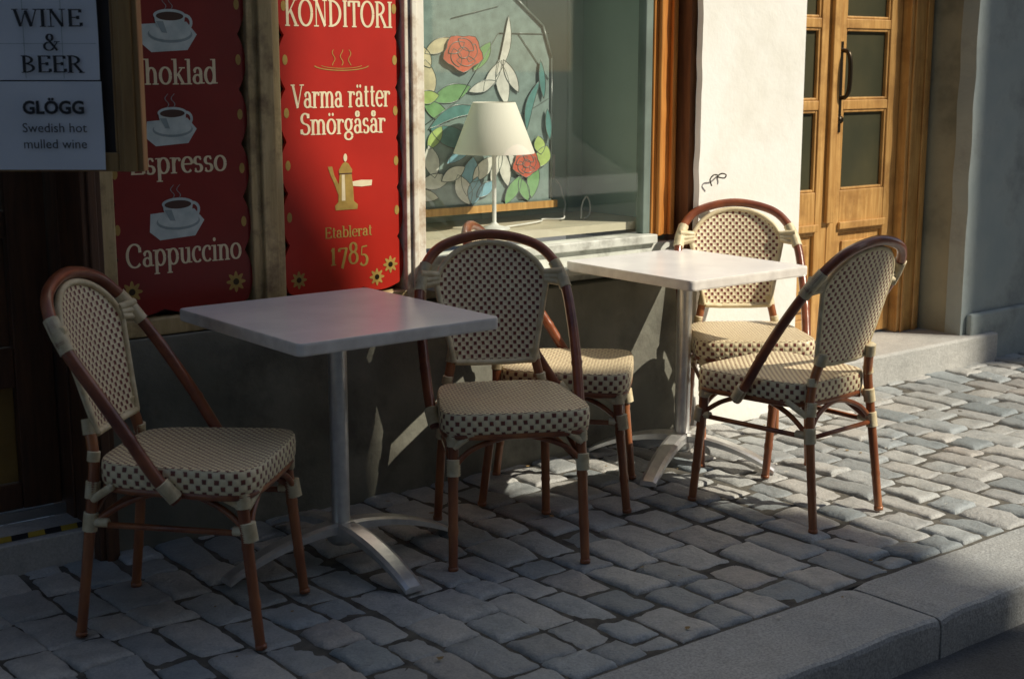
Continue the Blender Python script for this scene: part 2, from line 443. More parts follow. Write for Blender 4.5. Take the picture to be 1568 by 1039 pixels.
# left door
ld = MB()
ld.box(.75, .83, 4.15, 4.3, -.05, 2.349, 0); ld.box(1.56, 1.66, 4.12, 4.3, -.05, 2.349, 0)
ld.box(.835, .95, 4.2, 4.26, .12, 2.3, 0); ld.box(1.435, 1.555, 4.2, 4.26, .12, 2.3, 0)
for z0,z1 in ((.12,.2),(.50,.62),(.95,1.03),(2.18,2.3)): ld.box(.951,1.434,4.203,4.257,z0,z1,0)
ld.box(.951,1.434,4.225,4.24,.201,.499,1); ld.box(.951,1.434,4.225,4.24,.621,.949,0)
ld.box(.951,1.434,4.225,4.24,1.031,2.179,2)
ld.box(.76,1.62,3.99,4.19,-.05,.085,3)
ld.box(.80,1.60,4.186,4.199,.0855,.118,4)
ld.obj('entrance_door', [m_brown, m_must, m_winglass, m_step, m_metal], cafe, .004)
st2 = MB(); st2.box(1.565, 1.628, 3.945, 4.119, -.05, 2.349, 0); st2.box(1.583,1.61,3.935,3.944,-.03,2.3,0)
st2.obj('door_jamb', m_brown, cafe, .006)
# windows (frames)
wf = MB()
zb, ztp = .646, 2.349
wf.box(1.63,1.675,3.965,4.06,zb+.003,ztp,0)
wf.box(1.676,2.132,3.975,4.06,zb+.003,.70,0)
wf.box(2.133,2.247,3.985,4.06,zb+.003,ztp,0)
wf.box(2.165,2.215,3.968,3.984,.70,ztp,0)
wf.box(2.248,2.708,3.975,4.06,zb+.003,.70,0)
wf.box(2.709,2.788,3.975,4.06,zb+.003,ztp,1)
wf.box(2.73,2.752,3.962,3.974,.70,ztp,1)
wf.obj('window_mullions', [m_yel, m_white], cafe, .004)
bk = MB(); bk.box(1.64,2.72,4.062,4.12,.646,ztp); bk.obj('sign_backboard', m_dark, cafe)
wf2 = MB()
wf2.box(3.915,4.045,4.04,4.10,.79,ztp,0)
wf2.box(3.935,3.955,4.02,4.039,.79,ztp,0); wf2.box(4.0,4.02,4.02,4.039,.79,ztp,0)
wf2.box(3.875,3.913,4.045,4.09,.80,ztp,1)
wf2.box(2.789,2.815,4.02,4.07,.80,ztp,1)
wf2.box(2.789,4.045,4.02,4.10,.65,.765,2)
wf2.box(2.789,4.06,3.925,4.019,.69,.715,2)
wf2.box(2.789,3.914,4.0,4.10,.7655,.80,2)
wf2.box(2.789,4.045,4.02,4.10,2.28,2.349,1)
wf2.obj('display_window_frame', [m_wood, m_frgreen, m_sillp], cafe, .004)
gl = MB(); gl.add([(2.812,4.063,.798),(3.88,4.063,.798),(3.88,4.063,2.285),(2.812,4.063,2.285)],[(0,1,2,3)]); gl.obj('display_window_glass', m_glass, cafe)
nc = MB()
nc.box(2.79,4.06,4.101,4.56,.815,.845,1)
nc.box(2.79,3.99,4.54,4.59,.846,2.28,0)
nc.box(2.77,2.789,4.101,4.59,.6,2.33,0)
nc.box(3.99,4.06,4.101,4.59,.846,2.28,0)
nc.box(2.79,4.06,4.101,4.59,2.281,2.33,0)
for xx in (3.45,3.68,3.90): nc.box(xx,xx+.025,4.525,4.539,.846,2.28,0)
for k in range(9): nc.box(3.48,3.675,4.528,4.539,1.50+k*.045,1.522+k*.045,0)
nc.box(3.50,3.655,4.532,4.539,.95,1.42,0)
nc.obj('display_niche', [m_back, mat('niche_sill', (.66,.60,.46),(.54,.48,.36),scale=6,rough=.4)], cafe)
so = MB(); so.box(3.74,3.81,4.505,4.5245,.99,1.09); so.box(3.755,3.795,4.495,4.5045,1.05,1.08); so.box(3.755,3.795,4.495,4.5045,1.00,1.03)
so.tube(catmull([(3.78,4.495,1.01),(3.79,4.45,.97),(3.78,4.42,.93),(3.76,4.38,.90),(3.71,4.33,.87),(3.66,4.28,.855),(3.60,4.33,.853),(3.55,4.28,.853),(3.45,4.24,.853),(3.3,4.2,.853)],6), .0035, 6)
so.tube(catmull([(3.74,4.26,.852),(3.78,4.30,.90),(3.82,4.32,.93),(3.84,4.32,.90),(3.82,4.30,.86),(3.76,4.26,.852)],6), .0035, 6)
so.obj('power_outlet', m_whitep)
hk = MB()
hk.tube(catmull([(4.115,3.91,.985),(4.10,3.905,1.01),(4.115,3.90,1.028),(4.145,3.905,1.025),(4.165,3.93,1.018),(4.175,3.915,1.03),(4.19,3.905,1.025),(4.185,3.91,1.012),(4.168,3.93,1.016)],6), .0028, 6)
hk.obj('wall_hook', m_bronze)

# ---------------------------------------------------------------- table lamp
lamp = empty('table_lamp', (3.256,4.20,.846))
lb = MB(); lb.lathe([(0,.0),(.06,.0),(.06,.008),(.02,.018),(.008,.03),(.008,.30),(.02,.305),(.02,.36),(0,.36)],seg=24)
lb.obj('lamp_stem', m_whitep, lamp)
ls = MB(); ls.lathe([(.150,.285),(.151,.288),(.080,.470),(.078,.472),(.079,.469),(.148,.287)],seg=40); ls.obj('lamp_shade', m_shade, lamp)
lw = MB()
for k in range(3):
    a = k*2.094; lw.tube([(0,0,.46),(.079*math.cos(a),.079*math.sin(a),.468)], .0015, 5)
lw.tube([(0,0,.36),(0,0,.46)],.002,5)
lw.obj('shade_carrier', m_metal, lamp)

# ---------------------------------------------------------------- stained glass panel
sg = empty('stained_glass_panel')
def pxz(u, v): return (3.028+(u-645)/315.0, .926+(320-v)/403.0)
SY = 4.35
st_m = [stained('sg_pale',(.27,.36,.335)), stained('sg_red',(.68,.16,.10)), stained('sg_green',(.24,.46,.20)), stained('sg_white',(.82,.82,.74)),
        stained('sg_blue',(.24,.48,.60)), stained('sg_lead',(.16,.20,.18)), stained('sg_teal',(.13,.31,.29)), stained('sg_cream',(.76,.68,.45)), m_wood2, stained('sg_lime',(.50,.66,.22))]
sm = MB()
out = [(2.86,.925),(3.655,.925),(3.655,1.48),(3.61,1.60),(3.45,1.72),(2.86,1.72)]
sm.extr_y(out, SY, SY+.006, 0)
def rail(p, q, w=.012, mi=5):
    sm.tube([(p[0],SY-.003,p[1]),(q[0],SY-.003,q[1])], w/2, 6, mi)
for i in range(len(out)): rail(out[i], out[(i+1)%len(out)])
sm.box(2.84,3.68,SY-.015,SY+.02,.896,.924,8)
cnt = [0]
def shape(pts, mi, lead=True):
    cnt[0] += 1; y = SY-.0015-.0003*cnt[0]
    q = [pxz(*p) for p in pts]
    n = len(q)
    if lead:
        sm.tube([(p[0],y,p[1]) for p in q+[q[0]]], .0016, 5, 5, cap=False)
    sm.add([(p[0],y-.0001,p[1]) for p in q], [tuple(range(n))], mi)
def leafp(cx, cy, L, w, ang, mi, bend=0):
    pts = []; ca, sa = math.cos(math.radians(ang)), math.sin(math.radians(ang))
    def P(t, s_):
        xx = (t-.5)*L; yy = s_*w*.5*math.sin(math.pi*t)**.8 + bend*math.sin(math.pi*t)
        return (cx+xx*ca-yy*sa, cy-(xx*sa+yy*ca))
    for k in range(9): pts.append(P(k/8, 1))
    for k in range(7, 0, -1): pts.append(P(k/8, -1))
    shape(pts, mi)
def rose(cx, cy, R, mi=1):
    shape([(cx+R*(1+.1*math.sin(5*a))*math.cos(a), cy+R*.95*(1+.1*math.sin(5*a))*math.sin(a)) for a in [i*math.pi/10 for i in range(20)]], mi)
    for k in range(5): leafp(cx+R*.45*math.cos(k*1.256), cy+R*.45*math.sin(k*1.256), R*1.0, R*.55, -k*72+70, mi)
    shape([(cx+R*.3*math.cos(a), cy+R*.3*math.sin(a)) for a in [i*math.pi/5 for i in range(10)]], mi)
for a in [(690,150,60,26,20,2),(668,175,50,22,-40,2),(735,95,50,20,60,2),(655,130,60,26,95,7),(672,80,46,20,30,7),(650,95,40,20,120,7),
          (700,190,90,18,15,6,14),(690,215,70,30,-25,6),(665,215,40,18,60,9),(655,155,34,20,10,9),(660,250,50,22,100,3),(664,280,46,24,10,3),(650,300,40,18,-15,3),
          (765,80,95,12,78,3,-6),(765,135,70,20,100,3),(750,125,55,16,60,3),(778,125,55,16,115,3),(735,140,45,16,20,3),(768,265,60,18,100,3),(755,262,50,14,70,3),(785,262,50,14,118,3),
          (715,275,60,26,80,4),(735,265,50,22,50,3),(705,295,50,24,110,3),(722,298,44,22,80,4),(690,270,40,20,30,3),(738,296,36,18,40,4),
          (812,170,80,12,75,6,6),(826,130,60,10,95,6),(828,250,36,24,70,9),(822,232,30,18,100,9),(812,285,60,20,85,2),(780,300,50,18,60,2),(797,300,40,16,110,2),
          (836,200,50,10,95,6),(700,240,50,16,35,4),(740,205,60,10,95,6)]:
    leafp(*a[:6], **({'bend':a[6]} if len(a)>6 else {}))
rose(705,90,28); rose(800,260,21)
for L in [((645,200),(700,160)),((700,160),(760,60)),((760,60),(838,60)),((838,160),(770,200)),((770,200),(700,250)),((790,60),(838,130)),((690,40),(760,20))]:
    p, q = pxz(*L[0]), pxz(*L[1]); rail(p, q, .0032)
sm.obj('stained_glass_art', st_m, sg)

# ---------------------------------------------------------------- lettering
T_, H_ = .115, .045
G = {
'C':(.70,['a .38 .36 .31 .36 45 315','l .60 .62 .61 .46']),
'h':(.56,['l .13 0 .13 .75','a .28 .28 .15 .20 180 0','l .43 .28 .43 0','s .13 0','s .43 0','h .07 .73']),
'o':(.54,['a .27 .25 .20 .245 0 360']),
'k':(.54,['l .13 0 .13 .75','t .14 .2 .40 .47','l .24 .3 .44 0','s .13 0','s .44 0','s .40 .48','h .07 .73']),
'l':(.27,['l .13 0 .13 .75','s .13 0','h .07 .73']),
'a':(.48,['l .35 .34 .35 .03','a .22 .34 .13 .14 165 0','a .21 .14 .14 .13 0 360','h .41 .02','d .11 .37 .045']),
'd':(.56,['a .24 .25 .18 .245 0 360','l .42 0 .42 .75','h .47 .02','h .36 .73']),
'E':(.60,['l .14 0 .14 .72','t .06 .70 .52 .70','t .14 .37 .42 .37','t .06 .02 .54 .02','l .51 .71 .51 .58','l .54 .02 .54 .16','l .42 .44 .42 .3']),
's':(.41,['a .20 .37 .12 .12 40 270','a .20 .125 .135 .125 90 -150','d .30 .42 .035','d .1 .09 .035']),
'p':(.56,['l .13 -.25 .13 .5','a .30 .25 .18 .245 0 360','s .13 -.25','h .07 .48']),
'r':(.42,['l .13 0 .13 .5','a .28 .30 .14 .17 170 50','s .13 0','d .36 .42 .05','h .07 .48']),
'e':(.47,['a .25 .25 .19 .245 5 315','t .07 .27 .42 .27']),
'u':(.56,['l .13 .5 .13 .18','a .27 .18 .14 .17 180 360','l .42 .5 .42 .02','h .48 .02','h .07 .48','h .36 .48']),
'i':(.27,['l .13 0 .13 .5','d .13 .68 .06','s .13 0','h .07 .48']),
'n':(.56,['l .13 0 .13 .5','a .28 .28 .15 .20 180 0','l .43 .28 .43 0','s .13 0','s .43 0','h .07 .48']),
'm':(.84,['l .13 0 .13 .5','a .27 .28 .14 .20 180 0','l .41 .28 .41 0','a .56 .28 .15 .20 180 0','l .70 .28 .70 0','s .13 0','s .41 0','s .70 0','h .07 .48']),
'c':(.45,['a .25 .25 .19 .245 45 315','d .36 .40 .05']),
'K':(.66,['l .14 0 .14 .72','t .16 .28 .52 .70','l .30 .42 .58 0','s .14 0','s .14 .71','s .57 0','s .52 .71']),
'O':(.78,['a .39 .36 .31 .355 0 360']),
'N':(.74,['t .14 0 .14 .72','l .14 .72 .58 0','t .58 0 .58 .72','s .14 0','s .58 .71','s .12 .71']),
'D':(.72,['l .14 0 .14 .72','a .18 .36 .44 .345 90 -90','s .14 0','s .14 .71']),
'I':(.32,['l .16 0 .16 .72','s .16 0','s .16 .71']),
'T':(.62,['l .31 0 .31 .72','t .04 .70 .58 .70','l .05 .71 .05 .56','l .57 .71 .57 .56','s .31 0']),
'R':(.66,['l .14 0 .14 .72','a .16 .53 .32 .18 90 -90','l .32 .35 .58 0','s .14 0','s .14 .71','s .58 0']),
'V':(.66,['l .08 .72 .33 0','t .33 0 .58 .72','s .08 .71','s .58 .71']),
't':(.36,['l .16 .66 .16 .1','a .26 .1 .1 .085 180 300','t .05 .48 .32 .48']),
'S':(.54,['a .27 .535 .18 .17 40 270','a .27 .18 .20 .17 90 -150','l .43 .70 .43 .55','l .08 .18 .08 .02']),
'g':(.52,['a .24 .30 .16 .19 0 360','a .24 -.08 .19 .13 0 360','t .14 .12 .3 .05','t .36 .44 .48 .48']),
'b':(.54,['l .13 0 .13 .75','a .30 .25 .18 .245 0 360','h .07 .73']),
'B':(.62,['l .14 0 .14 .72','a .16 .54 .28 .16 90 -90','a .16 .19 .34 .18 90 -90','s .14 0','s .14 .71']),
'W':(.96,['l .08 .72 .28 0','t .28 0 .48 .66','l .48 .66 .68 0','t .68 0 .88 .72','s .08 .71','s .88 .71','s .47 .71']),
'&':(.70,['a .30 .57 .12 .14 0 360','a .26 .18 .20 .18 80 330','l .22 .50 .60 0','t .43 .08 .62 .38','s .60 .38']),
'1':(.40,['l .20 0 .20 .56','t .1 .46 .20 .56','s .20 0']),
'7':(.48,['t .07 .52 .43 .52','l .43 .54 .2 -.14','l .08 .52 .08 .42']),
'8':(.52,['a .26 .53 .14 .15 0 360','a .26 .18 .18 .19 0 360']),
'5':(.46,['t .15 .52 .40 .54','t .15 .52 .12 .24','a .22 .08 .17 .18 110 -150']),
' ':(.30,[]),
}
G['ä'] = (G['a'][0], G['a'][1]+['d .14 .66 .05','d .31 .66 .05'])
G['å'] = (G['a'][0], G['a'][1]+['a .22 .66 .07 .08 0 360'])
G['ö'] = (G['o'][0], G['o'][1]+['d .18 .66 .05','d .36 .66 .05'])
def letter(mb, text, x0, x1, zb, sc, y, mi, bold=1.0):
    tot = sum(G[c][0] for c in text)
    sx = (x1-x0)/tot; px = x0; k = 0
    for ch in text:
        adv, ops = G[ch]
        for op in ops:
            k += 1; yy = y - k*2e-6
            o = op.split(); t = o[0]; v = [float(q) for q in o[1:]]
            def put(q): mb.add([(px+a*sx, yy, zb+b_*sc) for a, b_ in q], [tuple(range(len(q)))], mi)
            if t in ('l','t','a'):
                if t == 'a':
                    cx,cy,rx,ry,a0,a1 = v; n = 22
                    P = [(cx+rx*math.cos(math.radians(a0+(a1-a0)*i/n)), cy+ry*math.sin(math.radians(a0+(a1-a0)*i/n))) for i in range(n+1)]
                else: P = [(v[i],v[i+1]) for i in range(0,len(v),2)]
                L=[];R=[]
                for i in range(len(P)):
                    a = P[max(i-1,0)]; b_ = P[min(i+1,len(P)-1)]
                    dx,dy = b_[0]-a[0], b_[1]-a[1]; d = math.hypot(dx,dy) or 1; dx/=d; dy/=d
                    wd = H_*bold if t=='t' else (H_ + (T_-H_)*abs(dy)**1.5)*bold
                    wd *= .5
                    L.append((P[i][0]-dy*wd, P[i][1]+dx*wd)); R.append((P[i][0]+dy*wd, P[i][1]-dx*wd))
                q = L + R[::-1]; n = len(P)
                mb.add([(px+a*sx, yy, zb+b_*sc) for a, b_ in q], [(i,i+1,2*n-2-i,2*n-1-i) for i in range(n-1)], mi)
            elif t in ('s','h'):
                w = .12 if t=='s' else .085; cx,cy = v
                put([(cx-w,cy-.018),(cx+w,cy-.018),(cx+w,cy+.020),(cx-w,cy+.020)])
            elif t == 'd':
                cx,cy,rr = v; rr *= 1.1
                put([(cx+rr*math.cos(i*math.pi/6), cy+rr*math.sin(i*math.pi/6)) for i in range(12)])
        px += adv*sx
def ell(mb, cx, cz, rx, rz, y, mi, a0=0, a1=360, n=24):
    mb.add([(cx+rx*math.cos(math.radians(a0+(a1-a0)*i/n)), y, cz+rz*math.sin(math.radians(a0+(a1-a0)*i/n))) for i in range(n if a1-a0==360 else n+1)],
           [tuple(range(n if a1-a0==360 else n+1))], mi)
def flower(mb, cx, cz, R, y, mi):
    n = 48
    mb.add([(cx+R*(.78+.22*math.cos(8*2*math.pi*i/n))*math.cos(2*math.pi*i/n), y, cz+R*(.78+.22*math.cos(8*2*math.pi*i/n))*math.sin(2*math.pi*i/n)) for i in range(n)], [tuple(range(n))], mi)
    ell(mb, cx, cz, R*.3, R*.3, y-.0006, 6)
PER = .165
def scallop(x0, x1, z0, z1, amp=.026):
    pts = []; n = 24
    for i in range(n+1):
        t = i/n; pts.append((x0+amp+(x1-x0-2*amp)*t, z0 + .016*(1-abs(math.sin(t*math.pi*3)))))
    H = z1-z0; m = int(H/.006)
    def off(z): return amp*(1-abs(math.sin(math.pi*(z-z0-.01)/PER))**.8)
    for i in range(1, m): z = z0+.014+(H-.014)*i/m; pts.append((x1-off(z), z))
    pts.append((x1, z1)); pts.append((x0, z1))
    for i in range(m-1, 0, -1): z = z0+.014+(H-.014)*i/m; pts.append((x0+off(z), z))
    return pts
sign_mats = [m_red, m_cream, m_gold, m_cup, m_cup2, m_coffee, m_bronze, m_red_shaded]
ys = 4.000
def border(mb, x0, x1, z0, z1):
    z = z0 + .01 + PER/2 + PER
    while z < z1:
        for xx in (x0+.022, x1-.022):
            ell(mb, xx, z, .009, .016, ys-.0012, 2)
        z += PER
def cup(mb, cx, cz, s_, tilt=0):
    y = ys-.001
    mb.add([(cx-.078*s_, y, cz-.035*s_),(cx-.05*s_, y, cz-.058*s_),(cx+.05*s_, y, cz-.052*s_),(cx+.078*s_, y, cz-.012*s_),(cx+.05*s_,y,cz+.02*s_),(cx-.074*s_,y,cz+.012*s_)], [(0,1,2,3,4,5)], 3)
    ell(mb, cx+.004, cz-.012*s_, .062*s_, .022*s_, y-.0004, 4)
    ell(mb, cx+.004, cz-.008*s_, .058*s_, .019*s_, y-.0006, 3)
    q = [(cx-.04*s_, cz+.035*s_)] + [(cx+.004+.042*s_*math.cos(math.radians(a)), cz+.03*s_+.042*s_*math.sin(math.radians(a))) for a in range(180,361,15)] + [(cx+.05*s_,cz+.035*s_)]
    mb.add([(p[0], y-.0010, p[1]) for p in q], [tuple(range(len(q)))], 3)
    for i in range(10):
        a0, a1 = math.radians(-90+i*20), math.radians(-70+i*20)
        c0, c1 = cx+.045*s_, cz+.018*s_
        mb.add([(c0+r*s_*math.cos(a), y-.0008, c1+r*s_*math.sin(a)) for r, a in ((.014,a0),(.022,a0),(.022,a1),(.014,a1))], [(0,1,2,3)], 3)
    ell(mb, cx+.004, cz+.035*s_, .045*s_, .016*s_, y-.0014, 3); ell(mb, cx+.004, cz+.033*s_, .038*s_, .011*s_, y-.0018, 5)
    mb.add([(cx-.035*s_,y-.0013,cz+.02*s_),(cx-.02*s_,y-.0013,cz-.008*s_),(cx-.005*s_,y-.0013,cz-.010*s_),(cx-.015*s_,y-.0013,cz+.02*s_)],[(0,1,2,3)],4)
    for d in (-.012,.008):
        P = [(cx+d+.006*math.sin(i*.9), cz+.05*s_+i*.005) for i in range(9)]
        mb.add([(p[0]-.0012,y-.0014,p[1]) for p in P]+[(p[0]+.0012,y-.0014,p[1]) for p in P], [(i,i+1,i+10,i+9) for i in range(8)], 4)

s1 = empty('cafe_sign'); a = MB()
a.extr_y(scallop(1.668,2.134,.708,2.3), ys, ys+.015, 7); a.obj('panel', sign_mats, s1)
a = MB(); border(a,1.672,2.131,.715,2.3)
letter(a,'Cappuccino',1.715,2.098,.858,.096,ys-.001,1,1.1)
letter(a,'Espresso',1.740,2.058,1.133,.092,ys-.001,1,1.1)
letter(a,'Choklad',1.745,2.038,1.396,.098,ys-.001,1,1.1)
cup(a,1.885,1.00,1.15); cup(a,1.88,1.275,1.05); cup(a,1.885,1.555,1.15)
flower(a,2.075,.785,.034,ys-.001,2); flower(a,1.73,.785,.034,ys-.001,2)
a.obj('lettering', sign_mats, s1)

s2 = empty('cafe_sign'); a = MB()
a.extr_y(scallop(2.246,2.710,.708,2.3), ys, ys+.015, 0); a.obj('panel', sign_mats, s2)
a = MB(); border(a,2.250,2.706,.715,2.3)
letter(a,'KONDITORI',2.275,2.68,1.573,.112,ys-.001,1,1.15)
letter(a,'Varma rätter',2.292,2.665,1.318,.100,ys-.001,1,1.15)
letter(a,'Smörgåsår',2.32,2.645,1.233,.094,ys-.001,1,1.15)
letter(a,'Etablerat',2.400,2.585,.895,.050,ys-.001,2,1.1)
letter(a,'1785',2.415,2.568,.806,.100,ys-.001,2,1.1)
for i in range(28):
    t0, t1 = math.radians(190+i*160/28), math.radians(190+(i+1)*160/28)
    for (rx,rz,w) in ((.10,.016,.003),(.075,.010,.002)):
        a.add([(2.48+(rx+d*2)*math.cos(t), ys-.001-rx*.002, 1.452+(rz+d)*math.sin(t)) for d,t in ((0,t0),(w,t0),(w,t1),(0,t1))],[(0,1,2,3)],2)
for d in (-.03,0,.03):
    P = [(2.48+d+.005*math.sin(i*.8+d*60), 1.45+i*.005) for i in range(11)]
    a.add([(p[0]-.0015,ys-.0012,p[1]) for p in P]+[(p[0]+.0015,ys-.0012,p[1]) for p in P], [(i,i+1,i+12,i+11) for i in range(10)], 2)
pot = [(2.444,.985),(2.528,.985),(2.53,1.0),(2.515,1.012),(2.513,1.06),(2.508,1.10),(2.511,1.115),(2.497,1.135),(2.485,1.142),(2.473,1.135),(2.459,1.115),(2.462,1.10),(2.457,1.06),(2.455,1.012),(2.442,1.0)]
a.add([(p[0],ys-.0015,p[1]) for p in pot],[tuple(range(len(pot)))],2)
a.add([(p[0],ys-.0019,p[1]) for p in [(2.468,1.015),(2.482,1.015),(2.481,1.10),(2.470,1.10)]],[(0,1,2,3)],1)
a.add([(p[0],ys-.0019,p[1]) for p in [(2.460,1.101),(2.510,1.101),(2.510,1.105),(2.460,1.105)]],[(0,1,2,3)],5)
a.add([(p[0],ys-.0012,p[1]) for p in [(2.458,1.03),(2.440,1.075),(2.428,1.10),(2.418,1.128),(2.435,1.128),(2.442,1.10),(2.460,1.065)]],[tuple(range(7))],2)
a.add([(p[0],ys-.0012,p[1]) for p in [(2.508,1.062),(2.545,1.058),(2.585,1.060),(2.588,1.078),(2.545,1.080),(2.508,1.076)]],[tuple(range(6))],1)
ell(a,2.485,1.155,.007,.013,ys-.0018,1)
for cx, cz in ((2.30,.768),(2.655,.79),(2.60,.752)): flower(a,cx,cz,.030,ys-.0012,2)
a.obj('lettering', sign_mats, s2)

# ---------------------------------------------------------------- hanging menu board
mbd = empty('hanging_menu_board', (1.287,3.385,0), math.radians(-38.5))
a = MB()
a.box(-.30,.157,-.003,.018,1.23,1.93,0)
a.box(.158,.217,-.018,.026,1.20,1.96,1); a.box(-.36,-.301,-.018,.026,1.20,1.96,1)
a.box(-.30,.157,-.016,.024,1.20,1.245,1); a.box(-.30,.157,-.016,.024,1.915,1.96,1)
a.box(.150,.1575,-.012,-.004,1.246,1.914,1)
a.box(.172,.203,-.024,-.0185,1.20,1.96,1)
a.obj('frame', [m_dark, mat('board_frame_wood',(.36,.22,.08),(.24,.13,.045),scale=8,rough=.45,stretch=(6,6,.6))], mbd, .003)
a = MB()
for (x0,x1,z0,z1,yy) in ((-.145,.127,1.205,1.413,-.022),(-.145,.124,1.416,1.66,-.0205)):
    n = 10; vs = []
    for j in range(n+1):
        for i in range(n+1):
            vs.append((x0+(x1-x0)*i/n, yy-.0016*math.sin(i*.9+j*.5)-.001*math.cos(j*.8), z0+(z1-z0)*j/n))
    a.add(vs, [(j*(n+1)+i, j*(n+1)+i+1, (j+1)*(n+1)+i+1, (j+1)*(n+1)+i) for j in range(n) for i in range(n)], 0, smooth=True)
for xx in (-.05,.04):
    a.box(xx,xx+.0012,-.0262,-.0258,1.42,1.655,1)
a.box(-.14,.12,-.0262,-.0258,1.500,1.501,1)
a.obj('paper_notices', [m_paper, m_cup2], mbd)
a = MB()
letter(a,'WINE',-.072,.092,1.540,.055,-.027,0,1.1); letter(a,'&',-.005,.034,1.485,.052,-.027,0,1.0); letter(a,'BEER',-.060,.088,1.434,.054,-.027,0,1.1)
a.obj('wine_beer_lettering', [m_ink], mbd)
def sans(txt, x0, x1, zb, y, parent, m, bold=0):
    cu = bpy.data.curves.new('t', 'FONT'); cu.body = txt; cu.size = .1; cu.offset = bold; cu.resolution_u = 3
    ob = bpy.data.objects.new('t', cu); scene.collection.objects.link(ob)
    dg_ = bpy.context.evaluated_depsgraph_get(); me = bpy.data.meshes.new_from_object(ob.evaluated_get(dg_))
    bpy.data.objects.remove(ob)
    xs_ = [v.co.x for v in me.vertices]; mn, mx = min(xs_), max(xs_); k = (x1-x0)/(mx-mn)
    for v in me.vertices: v.co = Vector((x0+(v.co.x-mn)*k, y, zb+v.co.y*k))
    me.materials.clear(); me.materials.append(m)
    o = bpy.data.objects.new(txt.lower().replace(' ','_').replace('ö','o')+'_text', me); scene.collection.objects.link(o); o.parent = parent
sans('GLÖGG',-.062,.084,1.338,-.0275,mbd,m_ink,.0035)
sans('Swedish hot',-.065,.088,1.294,-.0275,mbd,m_ink)
sans('mulled wine',-.064,.086,1.256,-.0275,mbd,m_ink)
a = MB()
a.tube([(-.25,.004,1.96),(-.25,.004,2.28)],.004,6); a.tube([(.12,.004,1.96),(.12,.004,2.28)],.004,6)
a.tube([(-.33,.004,2.285),(.36,.004,2.285)],.009,8)
a.tube([(.0,.004,2.285),(-.40,.50,2.285)],.009,8); 
a.obj('bracket', m_bronze, mbd)

hs = MB()
for i in range(6):
    hs.add([(1.28+i*.05,4.02,.0868),(1.33+i*.05,4.02,.0868),(1.345+i*.05,4.07,.0868),(1.295+i*.05,4.07,.0868)],[(0,1,2,3)],i%2)
hs.obj('hazard_tape', [mat('tape_yellow',(.6,.42,.05),rough=.5), m_ink])

# ---------------------------------------------------------------- chairs
def lean(z): return -.205-(z-.45)*.26
def yb(x, z): return lean(z) + .9*x*x
def bind(mb, path, r, mi=0, pitch=.0045, flat=1.0):
    P = resample(path, pitch/2)
    if len(P) < 3: return
    rad = [r*(1.0 if i % 2 else .86) for i in range(len(P))]
    mb.tube(P, rad, 8, mi, flat=flat)
def ringed(mb, path, r, mi=0, nodes=()):
    P = resample(catmull(path, 8) if len(path) > 2 else [Vector(path[0]).lerp(Vector(path[1]), t/20) for t in range(21)], .012)
    L = len(P); rad = []
    for i in range(L):
        rr = r[0]+(r[1]-r[0])*i/(L-1) if isinstance(r, tuple) else r
        t = i/(L-1)
        for nd in nodes:
            d = abs(t-nd)*L
            if d < .6: rr *= 1.10
            elif d < 1.6: rr *= .97
        rad.append(rr)
    mb.tube(P, rad, 10, mi)
fr = MB(); ho = MB(); bd = MB(); wbk = MB(); wst = MB()
half = [(.222,.03,.385),(.232,-.02,.45),(.238,-.09,.56),(.239,-.165,.67),(.233,-.232,.762),(.204,-.283,.838),(.138,-.316,.893),(0,-.330,.920)]
hoop = half + [(-p[0],p[1],p[2]) for p in half[-2::-1]]
ringed(ho, hoop, .0165, 0, nodes=(.12,.3,.7,.88))
